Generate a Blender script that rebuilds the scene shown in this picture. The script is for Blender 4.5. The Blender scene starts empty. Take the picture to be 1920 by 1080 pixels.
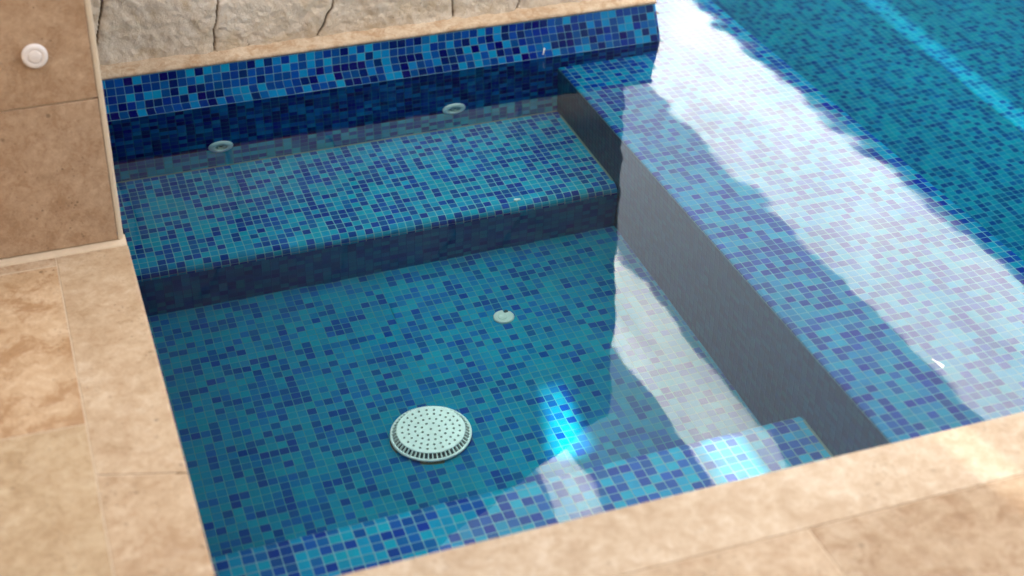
import bpy, bmesh, math, random
from math import radians as R, sin, cos, pi, tan
from mathutils import Vector, noise
random.seed(7)
sc = bpy.context.scene
col = sc.collection

# ---------------------------------------------------------------- dimensions
YB = 3.666            # face of the mosaic back wall
YN = 1.704            # inner edge of the near coping
XL = 0.135            # inner edge of the left coping
DX0, DX1 = 1.43, 2.062  # divider
ZDIV = -0.086
ZB = -0.385           # bench seats
ZF = -0.63            # spa floor
ZP = -1.2             # main pool floor
ZC = 0.12             # coping top
XW = 1.752            # right end of the mosaic back wall
PITCH = 0.0232
SUN_EL, SUN_AZ = 45.0, -8.0     # sun stands to the left (-x)

# ---------------------------------------------------------------- helpers
def link(o, parent=None):
    col.objects.link(o)
    if parent: o.parent = parent
    return o

def tag(o, label=None, cat=None, group=None, kind=None):
    if label: o['label'] = label
    if cat: o['category'] = cat
    if group: o['group'] = group
    if kind: o['kind'] = kind
    return o

def empty(name, loc=(0, 0, 0)):
    o = bpy.data.objects.new(name, None); o.location = loc; o.empty_display_size = .05
    return link(o)

def obj(name, bm, mat, parent=None, smooth=False, world=True, fixn=True):
    """Link a bmesh as one mesh object. Geometry is in world coordinates; a parent's
    location is subtracted so that the parent can be an Empty at the thing's base."""
    if fixn: bmesh.ops.recalc_face_normals(bm, faces=bm.faces)
    me = bpy.data.meshes.new(name)
    if parent and world:
        off = parent.location.copy()
        p = parent.parent
        while p: off += p.location; p = p.parent
        bmesh.ops.translate(bm, verts=bm.verts, vec=-off)
    bm.to_mesh(me); bm.free()
    mats = mat if isinstance(mat, (list, tuple)) else [mat]
    for m in mats: me.materials.append(m)
    if smooth:
        for f in me.polygons: f.use_smooth = True
    return link(bpy.data.objects.new(name, me), parent)

def BM():
    bm = bmesh.new(); bm.loops.layers.uv.new('UVMap'); return bm

def quad(bm, pts, uvs=None, mi=0):
    vs = [bm.verts.new(p) for p in pts]
    f = bm.faces.new(vs); f.material_index = mi
    if uvs:
        l = bm.loops.layers.uv.active
        for lp, uv in zip(f.loops, uvs): lp[l].uv = uv
    return f

def box(bm, a, b, mi=0):
    x0, y0, z0 = a; x1, y1, z1 = b
    v = [bm.verts.new(p) for p in ((x0,y0,z0),(x1,y0,z0),(x1,y1,z0),(x0,y1,z0),(x0,y0,z1),(x1,y0,z1),(x1,y1,z1),(x0,y1,z1))]
    fs = []
    for idx in ((0,3,2,1),(4,5,6,7),(0,1,5,4),(1,2,6,5),(2,3,7,6),(3,0,4,7)):
        f = bm.faces.new([v[i] for i in idx]); f.material_index = mi; fs.append(f)
    box_uv(bm, fs)
    return v

def box_uv(bm, faces):
    l = bm.loops.layers.uv.active
    if not l: return
    for f in faces:
        f.normal_update(); n = f.normal
        ax = max(range(3), key=lambda i: abs(n[i]))
        for lp in f.loops:
            c = lp.vert.co
            lp[l].uv = {0: (c.y, c.z), 1: (c.x, c.z), 2: (c.x, c.y)}[ax]

def profile_strip(bm, prof, x0, x1, nseg=1, mi=0):
    """extrude a (y,z) profile along x; v runs along the arc length so tiles wrap over the nosing"""
    l = bm.loops.layers.uv.active
    L = [0.0]
    for (a, b) in zip(prof[:-1], prof[1:]): L.append(L[-1] + math.hypot(b[0]-a[0], b[1]-a[1]))
    xs = [x0 + (x1-x0)*i/nseg for i in range(nseg+1)]
    rows = [[bm.verts.new((x, y, z)) for x in xs] for (y, z) in prof]
    for i in range(len(prof)-1):
        for j in range(nseg):
            f = bm.faces.new((rows[i][j], rows[i][j+1], rows[i+1][j+1], rows[i+1][j])); f.material_index = mi
            for lp, uv in zip(f.loops, ((xs[j], L[i]), (xs[j+1], L[i]), (xs[j+1], L[i+1]), (xs[j], L[i+1]))): lp[l].uv = uv

def lathe(bm, prof, n=48, origin=(0,0,0), axis='z'):
    """prof: list of (r, h). axis 'z' up or '-y' (towards the viewer)"""
    ox, oy, oz = origin
    def P(r, h, t):
        if axis == 'z': return (ox + r*cos(t), oy + r*sin(t), oz + h)
        return (ox + r*cos(t), oy - h, oz + r*sin(t))
    rings = []
    for r, h in prof:
        if r < 1e-6: rings.append([bm.verts.new(P(0, h, 0))])
        else: rings.append([bm.verts.new(P(r, h, 2*pi*i/n)) for i in range(n)])
    for a, b in zip(rings[:-1], rings[1:]):
        for i in range(n):
            j = (i+1) % n
            if len(a) == 1 and len(b) == 1: continue
            if len(a) == 1: bm.faces.new((a[0], b[i], b[j]))
            elif len(b) == 1: bm.faces.new((a[i], a[j], b[0]))
            else: bm.faces.new((a[i], a[j], b[j], b[i]))

# ---------------------------------------------------------------- material helpers
class NT:
    def __init__(s, name):
        s.m = bpy.data.materials.new(name); s.m.use_nodes = True
        s.t = s.m.node_tree; s.t.nodes.clear()
        s.out = s.n('ShaderNodeOutputMaterial')
    def n(s, typ, **kw):
        nd = s.t.nodes.new(typ)
        for k, v in kw.items(): setattr(nd, k, v)
        return nd
    def l(s, a, b): s.t.links.new(a, b)
    def inp(s, sock, v):
        if isinstance(v, bpy.types.NodeSocket): s.l(v, sock)
        elif v is not None: sock.default_value = v
    def math(s, op, a, b=None, c=None):
        nd = s.n('ShaderNodeMath', operation=op)
        for i, v in enumerate((a, b, c)):
            if v is not None: s.inp(nd.inputs[i], v)
        return nd.outputs[0]
    def vmath(s, op, a, b=None):
        nd = s.n('ShaderNodeVectorMath', operation=op)
        s.inp(nd.inputs[0], a)
        if b is not None: s.inp(nd.inputs[1], b)
        return nd.outputs[0]
    def noise(s, vec, scale, detail=4, rough=.55, dist=0):
        nd = s.n('ShaderNodeTexNoise'); s.inp(nd.inputs['Vector'], vec)
        nd.inputs['Scale'].default_value = scale; nd.inputs['Detail'].default_value = detail
        nd.inputs['Roughness'].default_value = rough; nd.inputs['Distortion'].default_value = dist
        return nd.outputs['Fac']
    def ramp(s, fac, stops, interp='LINEAR'):
        nd = s.n('ShaderNodeValToRGB'); cr = nd.color_ramp; cr.interpolation = interp
        while len(cr.elements) > 1: cr.elements.remove(cr.elements[-1])
        cr.elements[0].position = stops[0][0]; cr.elements[0].color = c4(stops[0][1])
        for p, c in stops[1:]:
            e = cr.elements.new(p); e.color = c4(c)
        s.inp(nd.inputs[0], fac)
        return nd.outputs[0]
    def mix(s, fac, a, b, blend='MIX'):
        nd = s.n('ShaderNodeMix', data_type='RGBA', blend_type=blend)
        s.inp(nd.inputs[0], fac); s.inp(nd.inputs[6], c4(a) if not isinstance(a, bpy.types.NodeSocket) else a)
        s.inp(nd.inputs[7], c4(b) if not isinstance(b, bpy.types.NodeSocket) else b)
        return nd.outputs[2]
    def bump(s, h, strength, dist, normal=None):
        nd = s.n('ShaderNodeBump'); s.inp(nd.inputs['Height'], h)
        nd.inputs['Strength'].default_value = strength; nd.inputs['Distance'].default_value = dist
        if normal: s.l(normal, nd.inputs['Normal'])
        return nd.outputs[0]
    def principled(s, base, rough=.5, normal=None, spec=.5):
        p = s.n('ShaderNodeBsdfPrincipled')
        s.inp(p.inputs['Base Color'], c4(base) if not isinstance(base, bpy.types.NodeSocket) else base)
        s.inp(p.inputs['Roughness'], rough)
        p.inputs['Specular IOR Level'].default_value = spec
        if normal: s.l(normal, p.inputs['Normal'])
        s.l(p.outputs[0], s.out.inputs['Surface'])
        return p

def c4(c):
    if isinstance(c, (int, float)): return (c, c, c, 1)
    return (*c, 1) if len(c) == 3 else c

def srgb(r, g, b):
    f = lambda v: (v/255/12.92) if v/255 <= .04045 else ((v/255+.055)/1.055)**2.4
    return (f(r), f(g), f(b))

def mosaic(name, palette, grout, seed, rough=.12, gw=.036, spec=.5, pitch=PITCH):
    """glass mosaic: every tile its own colour and its own slight tilt, grout recessed between"""
    t = NT(name)
    uv = t.n('ShaderNodeTexCoord').outputs['UV']
    wob = t.n('ShaderNodeTexNoise'); t.l(uv, wob.inputs['Vector']); wob.inputs['Scale'].default_value = 9; wob.inputs['Detail'].default_value = 1
    w2 = t.vmath('SCALE', t.vmath('SUBTRACT', wob.outputs['Color'], (.5, .5, .5))); w2.node.inputs['Scale'].default_value = .0035
    p = t.vmath('ADD', uv, w2)
    p = t.vmath('SCALE', p); p.node.inputs['Scale'].default_value = 1/pitch
    p = t.vmath('ADD', p, (seed*13.0, seed*7.0, 0))
    p = t.vmath('MULTIPLY', p, (1, 1, 0))
    cell = t.vmath('FLOOR', p); fr = t.vmath('FRACTION', p)
    wn = t.n('ShaderNodeTexWhiteNoise', noise_dimensions='3D')
    t.l(t.vmath('ADD', cell, (.5, .5, seed)), wn.inputs['Vector'])
    sep = t.n('ShaderNodeSeparateColor'); t.l(wn.outputs['Color'], sep.inputs[0])
    r1, r2, r3 = sep.outputs
    stops, acc = [], 0
    for c, wgt in palette: stops.append((acc, c)); acc += wgt
    colr = t.ramp(wn.outputs['Value'], stops, 'CONSTANT')
    # small tile to tile shade differences and a streaky glass body
    jit = t.math('MULTIPLY_ADD', r1, .34, .83)
    body = t.noise(uv, 160, 3, .6, 1.2)
    jit = t.math('MULTIPLY', jit, t.math('MULTIPLY_ADD', body, .3, .85))
    # sheets of 13 x 13 tiles differ slightly, and there is some uneven film over everything
    sh = t.n('ShaderNodeTexWhiteNoise', noise_dimensions='3D'); t.l(t.vmath('FLOOR', t.vmath('DIVIDE', t.vmath('ADD', cell, (.5, .5, 0)), (13, 13, 1))), sh.inputs['Vector'])
    jit = t.math('MULTIPLY', jit, t.math('MULTIPLY_ADD', sh.outputs['Value'], .14, .93))
    jit = t.math('MULTIPLY', jit, t.math('MULTIPLY_ADD', t.noise(uv, 6, 5, .6), .44, .78))
    hsv = t.n('ShaderNodeHueSaturation'); t.l(colr, hsv.inputs['Color']); t.l(jit, hsv.inputs['Value'])
    t.l(t.math('MULTIPLY_ADD', r2, .03, .485), hsv.inputs['Hue'])
    # grout mask
    s2 = t.n('ShaderNodeSeparateXYZ'); t.l(fr, s2.inputs[0])
    ax = t.math('ABSOLUTE', t.math('SUBTRACT', s2.outputs[0], .5))
    ay = t.math('ABSOLUTE', t.math('SUBTRACT', s2.outputs[1], .5))
    # rounded corners: superellipse distance
    d = t.math('POWER', t.math('ADD', t.math('POWER', ax, 12), t.math('POWER', ay, 12)), 1/12)
    edge = t.math('ADD', .5-gw, t.math('MULTIPLY', t.math('SUBTRACT', r3, .5), .016))
    mk = t.n('ShaderNodeMapRange', interpolation_type='SMOOTHSTEP')
    t.l(d, mk.inputs[0]); t.l(t.math('SUBTRACT', edge, .012), mk.inputs[1]); t.l(t.math('ADD', edge, .012), mk.inputs[2])
    gm = mk.outputs[0]
    gcol = t.mix(t.noise(uv, 14, 4), tuple(.65*x for x in grout), tuple(min(1, 1.25*x) for x in grout))
    base = t.mix(gm, hsv.outputs[0], gcol)
    tilt = t.math('ADD', t.math('MULTIPLY', t.math('SUBTRACT', r1, .5), s2.outputs[0]), t.math('MULTIPLY', t.math('SUBTRACT', r2, .5), s2.outputs[1]))
    h = t.math('ADD', t.math('MULTIPLY', tilt, .35), t.math('MULTIPLY', gm, -1.0))
    h = t.math('ADD', h, t.math('MULTIPLY', body, .12))
    nrm = t.bump(h, .5, .0012)
    rg = t.math('MULTIPLY_ADD', gm, .6, rough)
    t.principled(base, rg, nrm, spec)
    return t.m

# glass colours (base colours, linear)
NAVY, ROYAL, MID, AQUA = (.001, .006, .105), (.002, .034, .20), (.002, .065, .26), (.002, .16, .36)
WALL = [(NAVY, .24), (ROYAL, .32), (MID, .15), (AQUA, .29)]
M_WALL = mosaic('mosaic_wall_mix', WALL, (.05, .17, .24), 1, .10)
# glass against water hardly reflects: the same tiles below the waterline lose their gloss
M_WALLU = mosaic('mosaic_wall_wet', [((.001, .005, .13), .26), ((.001, .024, .23), .34), ((.001, .05, .29), .15), ((.001, .125, .38), .25)], (.02, .11, .20), 1, .3, spec=.03)
BENCH = [((.001, .065, .32), .27), ((.002, .10, .38), .24), ((.001, .29, .47), .37), ((.001, .24, .41), .12)]
M_BENCH = mosaic('mosaic_bench_mix', BENCH, (.22, .48, .48), 2, .2, .045, spec=.03, pitch=.0217)
M_LEDGE_T = mosaic('mosaic_near_bench_mix', [((.004, .07, .33), .28), ((.005, .11, .38), .26), ((.002, .27, .44), .46)], (.24, .40, .44), 7, .2, .045, spec=.03, pitch=.0243)
M_FLOOR = mosaic('mosaic_floor_mix', [((.001, .080, .29), .24), ((.001, .13, .35), .20), ((.001, .205, .335), .42), ((.001, .175, .31), .14)], (.06, .26, .29), 3, .2, .045, spec=.03, pitch=.0222)
M_DIV = mosaic('mosaic_divider_mix', [((.002, .034, .245), .27), ((.002, .06, .28), .25), ((.001, .17, .315), .48)], (.15, .31, .35), 4, .2, .043, spec=.03, pitch=.0228)
M_POOL = mosaic('mosaic_pool_mix', [((.001, .052, .165), .26), ((.001, .072, .18), .20), ((.001, .125, .205), .39), ((.001, .108, .185), .15)], (.04, .20, .235), 5, .2, .045, spec=.03)
M_WALLB = mosaic('mosaic_wall_foot', [((.001, .14, .44), .3), ((.001, .20, .50), .25), ((.001, .44, .60), .45)], (.03, .40, .46), 1, .3, spec=.03)
# upright faces under water: shade painted in as flat, dull mixes that hide the grid
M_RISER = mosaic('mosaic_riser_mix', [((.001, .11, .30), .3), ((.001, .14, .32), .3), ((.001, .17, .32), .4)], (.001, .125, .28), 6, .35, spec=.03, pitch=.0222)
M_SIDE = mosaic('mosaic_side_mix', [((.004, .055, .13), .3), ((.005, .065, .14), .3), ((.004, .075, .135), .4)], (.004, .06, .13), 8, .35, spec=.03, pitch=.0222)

def travertine(name, tintattr=True, base=((.345, .24, .148), (.47, .36, .252), (.555, .455, .35)), rough=.55, sc_=1.0, pits=1.0, cloud=.8):
    t = NT(name)
    co = t.n('ShaderNodeTexCoord').outputs['Object']
    if tintattr:   # every slab is cut from another block: shift the pattern by its tint
        at = t.n('ShaderNodeAttribute', attribute_name='tint')
        off = t.vmath('SCALE', at.outputs['Vector']); off.node.inputs['Scale'].default_value = 37.0
        co = t.vmath('ADD', co, off)
    def rng(v, a, b):
        m = t.n('ShaderNodeMapRange', interpolation_type='SMOOTHSTEP'); t.l(v, m.inputs[0]); m.inputs[1].default_value = a; m.inputs[2].default_value = b
        return m.outputs[0]
    def at_off(o): return t.vmath('ADD', co, o)
    big = t.noise(co, 6*sc_, 6, .6, .6)
    mid = t.noise(at_off((5, 2, 1)), 36*sc_, 9, .74, .5)
    fine = t.noise(co, 210, 5, .75)
    f = t.math('ADD', t.math('MULTIPLY', big, .35), t.math('MULTIPLY', mid, .65))
    c = t.ramp(f, [(.36, base[0]), (.5, base[1]), (.62, base[2])])
    # rusty clouds, thin veins, pale fossils
    amt = t.math('MULTIPLY', at.outputs['Alpha'], cloud) if tintattr else cloud
    c = t.mix(t.math('MULTIPLY', rng(t.noise(at_off((9, 4, 2)), 13*sc_, 9, .76, .5), .47, .62), amt), c, tuple(x*k for x, k in zip(base[0], (.86, .74, .62))))
    vein = t.math('SUBTRACT', 1.0, rng(t.math('ABSOLUTE', t.math('SUBTRACT', t.noise(at_off((1, 8, 3)), 8*sc_, 6, .65, 1.6), .5)), .0, .022))
    c = t.mix(t.math('MULTIPLY', vein, .16), c, tuple(x*.72 for x in base[0]))
    c = t.mix(t.math('MULTIPLY', rng(t.noise(at_off((3, 3, 9)), 34*sc_, 5, .6, .8), .66, .76), .55), c, tuple(min(1, x*1.22) for x in base[2]))
    c = t.mix(t.math('MULTIPLY', rng(fine, .42, .72), .30), c, tuple(x*.62 for x in base[0]))
    # small dark pits in clusters
    vo = t.n('ShaderNodeTexVoronoi'); t.l(co, vo.inputs['Vector']); vo.inputs['Scale'].default_value = 95
    gate = rng(t.noise(at_off((2, 6, 5)), 13, 5, .6), .50, .64)
    pit = t.math('MULTIPLY', t.math('MULTIPLY', t.math('SUBTRACT', 1.0, rng(vo.outputs['Distance'], .10, .32)), gate), .5*pits)
    vo2 = t.n('ShaderNodeTexVoronoi'); t.l(co, vo2.inputs['Vector']); vo2.inputs['Scale'].default_value = 22
    pit2 = t.math('MULTIPLY', t.math('SUBTRACT', 1.0, rng(vo2.outputs['Distance'], .05, .15)), rng(t.noise(at_off((7, 1, 5)), 8, 3), .5, .58))
    pit = t.math('MAXIMUM', pit, t.math('MULTIPLY', pit2, .5*pits))
    c = t.mix(pit, c, tuple(x*.36 for x in base[0]))
    if tintattr: c = t.mix(1.0, c, at.outputs['Color'], 'MULTIPLY')
    h = t.math('SUBTRACT', t.math('ADD', t.math('MULTIPLY', mid, .5), t.math('MULTIPLY', fine, .35)), t.math('MULTIPLY', pit, 1.6))
    t.principled(c, t.math('MULTIPLY_ADD', mid, .25, rough-.1), t.bump(h, .4, .002), .35)
    return t.m
M_TRAV = travertine('travertine')
M_TRAVW = travertine('travertine_shaded', True, ((.25, .170, .112), (.33, .236, .163), (.395, .296, .213)), .6, 1.7, 1.3, .7)  # darker copy of the travertine, shade of the upright face put into its colour

def simple(name, c, rough=.5, spec=.5, var=.12, scale=30, bump=.0):
    t = NT(name); co = t.n('ShaderNodeTexCoord').outputs['Object']
    n_ = t.noise(co, scale, 6, .6)
    colr = t.mix(n_, tuple(x*(1-var) for x in c), tuple(min(1, x*(1+var)) for x in c))
    t.principled(colr, rough, t.bump(n_, bump, .004) if bump else None, spec)
    return t.m
M_GROUT = simple('joint_mortar', (.48, .385, .285), .85, .2, .15, 60, .3)
M_PLASTIC = simple('white_plastic', (.93, .92, .86), .35, .08, .04, 25)
M_JOINT = simple('corner_joint', (.20, .27, .24), .8, .03, .3, 30)
M_PLASTIC2 = simple('aged_plastic', (.56, .60, .55), .4, .5, .1, 40)
M_DARK = simple('dark_hole', (.03, .05, .06), .6)
M_RUST = simple('brown_sump_ring', (.22, .15, .085), .7, .3, .3, 60)
M_METAL = simple('button_plastic', (.66, .62, .62), .3, .5, .03, 20)
M_FLECK = simple('white_fleck', (.85, .85, .82), .5)
M_PLASTER = simple('cream_plaster', (.62, .56, .47), .9, .2, .06, 3, .2)
M_TIMBER = simple('dark_timber', (.05, .035, .025), .6, .3, .3, 12, .2)
M_GROUND = simple('garden_ground', (.16, .13, .08), .95, .2, .3, 5, .4)

def stone():
    t = NT('rough_limestone')
    co = t.n('ShaderNodeTexCoord').outputs['Object']
    a = t.noise(co, 5, 8, .62, .5); b = t.noise(co, 28, 9, .7, .7); f = t.noise(co, 120, 8, .75)
    c = t.ramp(t.math('ADD', t.math('MULTIPLY', a, .6), t.math('MULTIPLY', b, .4)), [(.33, (.54, .43, .31)), (.47, (.68, .575, .455)), (.6, (.77, .685, .57)), (.7, (.80, .73, .62))])
    ye = t.n('ShaderNodeMapRange'); t.l(t.noise(co, 9, 6, .65, .9), ye.inputs[0]); ye.inputs[1].default_value = .47; ye.inputs[2].default_value = .66
    c = t.mix(t.math('MULTIPLY', ye.outputs[0], .55), c, (.50, .36, .20))
    gr = t.n('ShaderNodeMapRange'); t.l(t.noise(t.vmath('ADD', co, (3.1, 1.7, 8.2)), 12, 8, .72, 1.0), gr.inputs[0]); gr.inputs[1].default_value = .57; gr.inputs[2].default_value = .74
    c = t.mix(t.math('MULTIPLY', gr.outputs[0], .45), c, (.36, .36, .31))
    sp = t.n('ShaderNodeMapRange'); t.l(t.noise(t.vmath('ADD', co, (7.0, 4.0, 1.0)), 85, 5, .6, .5), sp.inputs[0]); sp.inputs[1].default_value = .66; sp.inputs[2].default_value = .74
    c = t.mix(t.math('MULTIPLY', sp.outputs[0], .75), c, (.10, .10, .10))
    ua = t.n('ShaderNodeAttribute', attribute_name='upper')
    c = t.mix(ua.outputs['Fac'], c, t.mix(1.0, c, (.40, .37, .35), 'MULTIPLY'))  # higher stone multiplied darker so its reflection stays dim
    at = t.n('ShaderNodeAttribute', attribute_name='joint')
    c = t.mix(at.outputs['Fac'], c, (.14, .09, .055))
    c = t.mix(t.math('MULTIPLY', f, .5), c, (.40, .31, .22))
    c = t.mix(1.0, c, (.94, .955, .985), 'MULTIPLY')
    h = t.math('ADD', t.math('MULTIPLY', b, .9), t.math('MULTIPLY', f, .9))
    t.principled(c, .85, t.bump(h, .75, .008), .2)
    return t.m
M_STONE = stone()
M_LEDGE = travertine('ledge_mortar', False, ((.34, .245, .158), (.435, .335, .235), (.485, .395, .295)), .8, 2.0, .5)

def water_mat():
    t = NT('pool_water')
    fr = t.n('ShaderNodeFresnel'); fr.inputs[0].default_value = 1.333
    rf = t.n('ShaderNodeBsdfRefraction'); rf.inputs['IOR'].default_value = 1.333; rf.inputs['Roughness'].default_value = 0
    rf.inputs['Color'].default_value = (.76, .965, .975, 1)
    gl = t.n('ShaderNodeBsdfGlossy'); gl.inputs['Roughness'].default_value = 0; gl.inputs['Color'].default_value = (.93, .98, 1, 1)
    mx = t.n('ShaderNodeMixShader'); t.l(fr.outputs[0], mx.inputs[0]); t.l(rf.outputs[0], mx.inputs[1]); t.l(gl.outputs[0], mx.inputs[2])
    t.l(mx.outputs[0], t.out.inputs['Surface'])
    return t.m
M_WATER = water_mat()

def fabric(k=1.0):
    t = NT('sheer_white_fabric')
    co = t.n('ShaderNodeTexCoord').outputs['Object']
    m = t.n('ShaderNodeMapping'); t.l(co, m.inputs[0]); m.inputs['Scale'].default_value = (6, 1, 1)
    n_ = t.noise(m.outputs[0], 2.2, 5, .6, .6)
    c = t.mix(n_, (.84*k, .82*k, .77*k), (.98*k, .955*k, .90*k))
    tr = t.n('ShaderNodeBsdfTranslucent'); t.l(c, tr.inputs[0])
    di = t.n('ShaderNodeBsdfDiffuse'); t.l(c, di.inputs[0])
    mx = t.n('ShaderNodeMixShader'); mx.inputs[0].default_value = .12
    t.l(tr.outputs[0], mx.inputs[1]); t.l(di.outputs[0], mx.inputs[2]); t.l(mx.outputs[0], t.out.inputs['Surface'])
    return t.m
M_FABRIC = fabric(.92); M_FABRIC2 = fabric(.70)

receivers = []
# ---------------------------------------------------------------- spa basin
# spa floor
bm = BM()
quad(bm, [(XL, 1.72, ZF), (DX0, 1.72, ZF), (DX0, YB, ZF), (XL, YB, ZF)], [(XL, 1.72), (DX0, 1.72), (DX0, YB), (XL, YB)])
o = tag(obj('spa_floor', bm, M_FLOOR), 'blue and teal mosaic floor at the bottom of the small spa basin', 'floor', kind='structure'); receivers.append(o)
# left and near side walls of the basin (under the coping)
bm = BM()
xw = XL+.002
f = quad(bm, [(xw, 1.722, ZF-.02), (xw, YB, ZF-.02), (xw, YB, .088), (xw, 1.722, .088)])
f2 = quad(bm, [(xw-.2, 1.722, ZF-.02), (DX0+.0, 1.722, ZF-.02), (DX0+.0, 1.722, .088), (xw-.2, 1.722, .088)])
f3 = quad(bm, [(DX0, 1.722, ZP-.02), (6.0, 1.722, ZP-.02), (6.0, 1.722, .088), (DX0, 1.722, .088)])
bm.faces.ensure_lookup_table()
for f_ in bm.faces: f_.normal_update()
box_uv(bm, bm.faces)
o = tag(obj('basin_side_wall', bm, M_WALLU), 'dark mosaic side of the pool below the beige coping', 'pool wall', kind='structure'); receivers.append(o)

def bench(name, y_edge, y_back, label, mat):
    """L-shaped seat: tread with a rounded nosing and a riser down to the floor"""
    s = 1 if y_back > y_edge else -1
    r = .034
    prof = [(y_back, ZB)]
    prof.append((y_edge + s*r, ZB))
    for i in range(1, 7):
        a = i/6*pi/2
        prof.append((y_edge + s*r - s*r*sin(a), ZB - r + r*cos(a)))
    prof.append((y_edge, ZB-r-.014)); prof.append((y_edge + s*.012, ZF-.004))
    bm = BM(); profile_strip(bm, prof, XL+.0025, DX0-.0005, 1)
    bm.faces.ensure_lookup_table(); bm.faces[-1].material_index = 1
    # pale joint lines in the corners against the wall and the divider
    if s > 0:
        quad(bm, [(XL+.003, y_back-.005, ZB+.0008), (DX0-.001, y_back-.005, ZB+.0008), (DX0-.001, y_back-.0005, ZB+.004), (XL+.003, y_back-.0005, ZB+.004)], mi=2)
    y0, y1 = min(y_edge, y_back)+.03, max(y_edge, y_back)-.03
    quad(bm, [(DX0-.005, y0, ZB+.0008), (DX0-.0005, y0, ZB+.004), (DX0-.0005, y1, ZB+.004), (DX0-.005, y1, ZB+.0008)], mi=2)
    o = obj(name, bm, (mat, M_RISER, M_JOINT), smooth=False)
    for p in o.data.polygons: p.use_smooth = True
    receivers.append(o)
    return tag(o, label, 'bench')
bench('tiled_bench', 3.212, YB, 'blue mosaic seat bench under water along the back wall below the two jets', M_BENCH)
bench('tiled_bench', 2.213, 1.72, 'blue mosaic ledge under water along the near coping, partly in a bright patch', M_LEDGE_T)

# divider between spa and main pool
bm = BM()
r = .008
prof = [(DX0-.0, ZF-.01), (DX0, ZDIV-r), (DX0+r*.3, ZDIV-r*.3), (DX0+r, ZDIV), (DX1-r, ZDIV), (DX1-r*.3, ZDIV-r*.3), (DX1, ZDIV-r), (DX1, ZP-.01)]
l = bm.loops.layers.uv.active
L = 0
for (a, b) in zip(prof[:-1], prof[1:]):
    d = math.hypot(b[0]-a[0], b[1]-a[1])
    quad(bm, [(a[0], 1.7, a[1]), (b[0], 1.7, b[1]), (b[0], 8.0, b[1]), (a[0], 8.0, a[1])], [(L, 1.7), (L+d, 1.7), (L+d, 8.0), (L, 8.0)])
    L += d
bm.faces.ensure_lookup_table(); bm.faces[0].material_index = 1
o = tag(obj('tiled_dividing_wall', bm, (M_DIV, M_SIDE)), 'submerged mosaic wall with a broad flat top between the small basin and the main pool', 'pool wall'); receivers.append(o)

# back wall with mosaic face
root = empty('mosaic_wall', (1.0, YB+.2, ZF)); tag(root, 'blue mosaic wall above and below the waterline under the rough stone', 'wall')
bm = BM()
rc = .014
pts = [(XL-.1, YB)]
for i in range(0, 7):
    a = i/6*pi/2
    pts.append((XW-rc+rc*sin(a), YB+rc-rc*cos(a)))
pts.append((XW, 4.4))
L = XL-.1
zs = [ZP-.01, .118]
tw = -.012   # the end leans a little: wider at the waterline than at the top
for (a, b) in zip(pts[:-1], pts[1:]):
    d = math.hypot(b[0]-a[0], b[1]-a[1])
    fx = lambda p, z: p[0] + (-.024*max(0, z)/.118 if p[0] > 1.6 else 0)
    zb = -.2784   # below this the mix is painted lighter teal to mask the mirrored stone
    quad(bm, [(a[0], a[1], zs[0]), (b[0], b[1], zs[0]), (b[0], b[1], zb), (a[0], a[1], zb)], [(L, zs[0]), (L+d, zs[0]), (L+d, zb), (L, zb)], 2)
    quad(bm, [(a[0], a[1], zb), (b[0], b[1], zb), (b[0], b[1], 0), (a[0], a[1], 0)], [(L, zb), (L+d, zb), (L+d, 0), (L, 0)])
    quad(bm, mi=1, pts=[(a[0], a[1], 0), (b[0], b[1], 0), (fx(b, zs[1]), b[1], zs[1]), (fx(a, zs[1]), a[1], zs[1])], uvs=[(L, 0), (L+d, 0), (L+d, zs[1]), (L, zs[1])])
    L += d
bmesh.ops.remove_doubles(bm, verts=bm.verts, dist=1e-5)
o = obj('mosaic_face', bm, (M_WALLU, M_WALL, M_WALLB), root, smooth=True); receivers.append(o)
# mortar ledge on top of the mosaic
bm = BM()
prof = [(YB+.02, .1185), (YB-.002, .1185), (YB-.004, .121), (YB-.003, .127), (YB+.003, .1305), (YB+.016, .1325), (YB+.026, .136), (YB+.034, .142), (YB+.05, .146), (YB+.14, .147)]
n = 420
xs = [-.02 + (XW-.026+.02)*i/n for i in range(n+1)]
rows = []
for k, (y, z) in enumerate(prof):
    row = []
    for x in xs:
        a = noise.noise(Vector((x*9, y*40, z*40)))*.0025 + noise.noise(Vector((x*45, y*60+3, z*60)))*.0016 + noise.noise(Vector((x*150, y*160+3, z*160)))*.0007
        if k < 2: a *= .25
        row.append(bm.verts.new((x, y - a*.6, z + a)))
    rows.append(row)
for i in range(len(prof)-1):
    for j in range(n): bm.faces.new((rows[i][j], rows[i][j+1], rows[i+1][j+1], rows[i+1][j]))
bm.faces.new([rw[-1] for rw in rows][::-1])
obj('mortar_ledge', bm, M_LEDGE, root, smooth=True)

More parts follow.
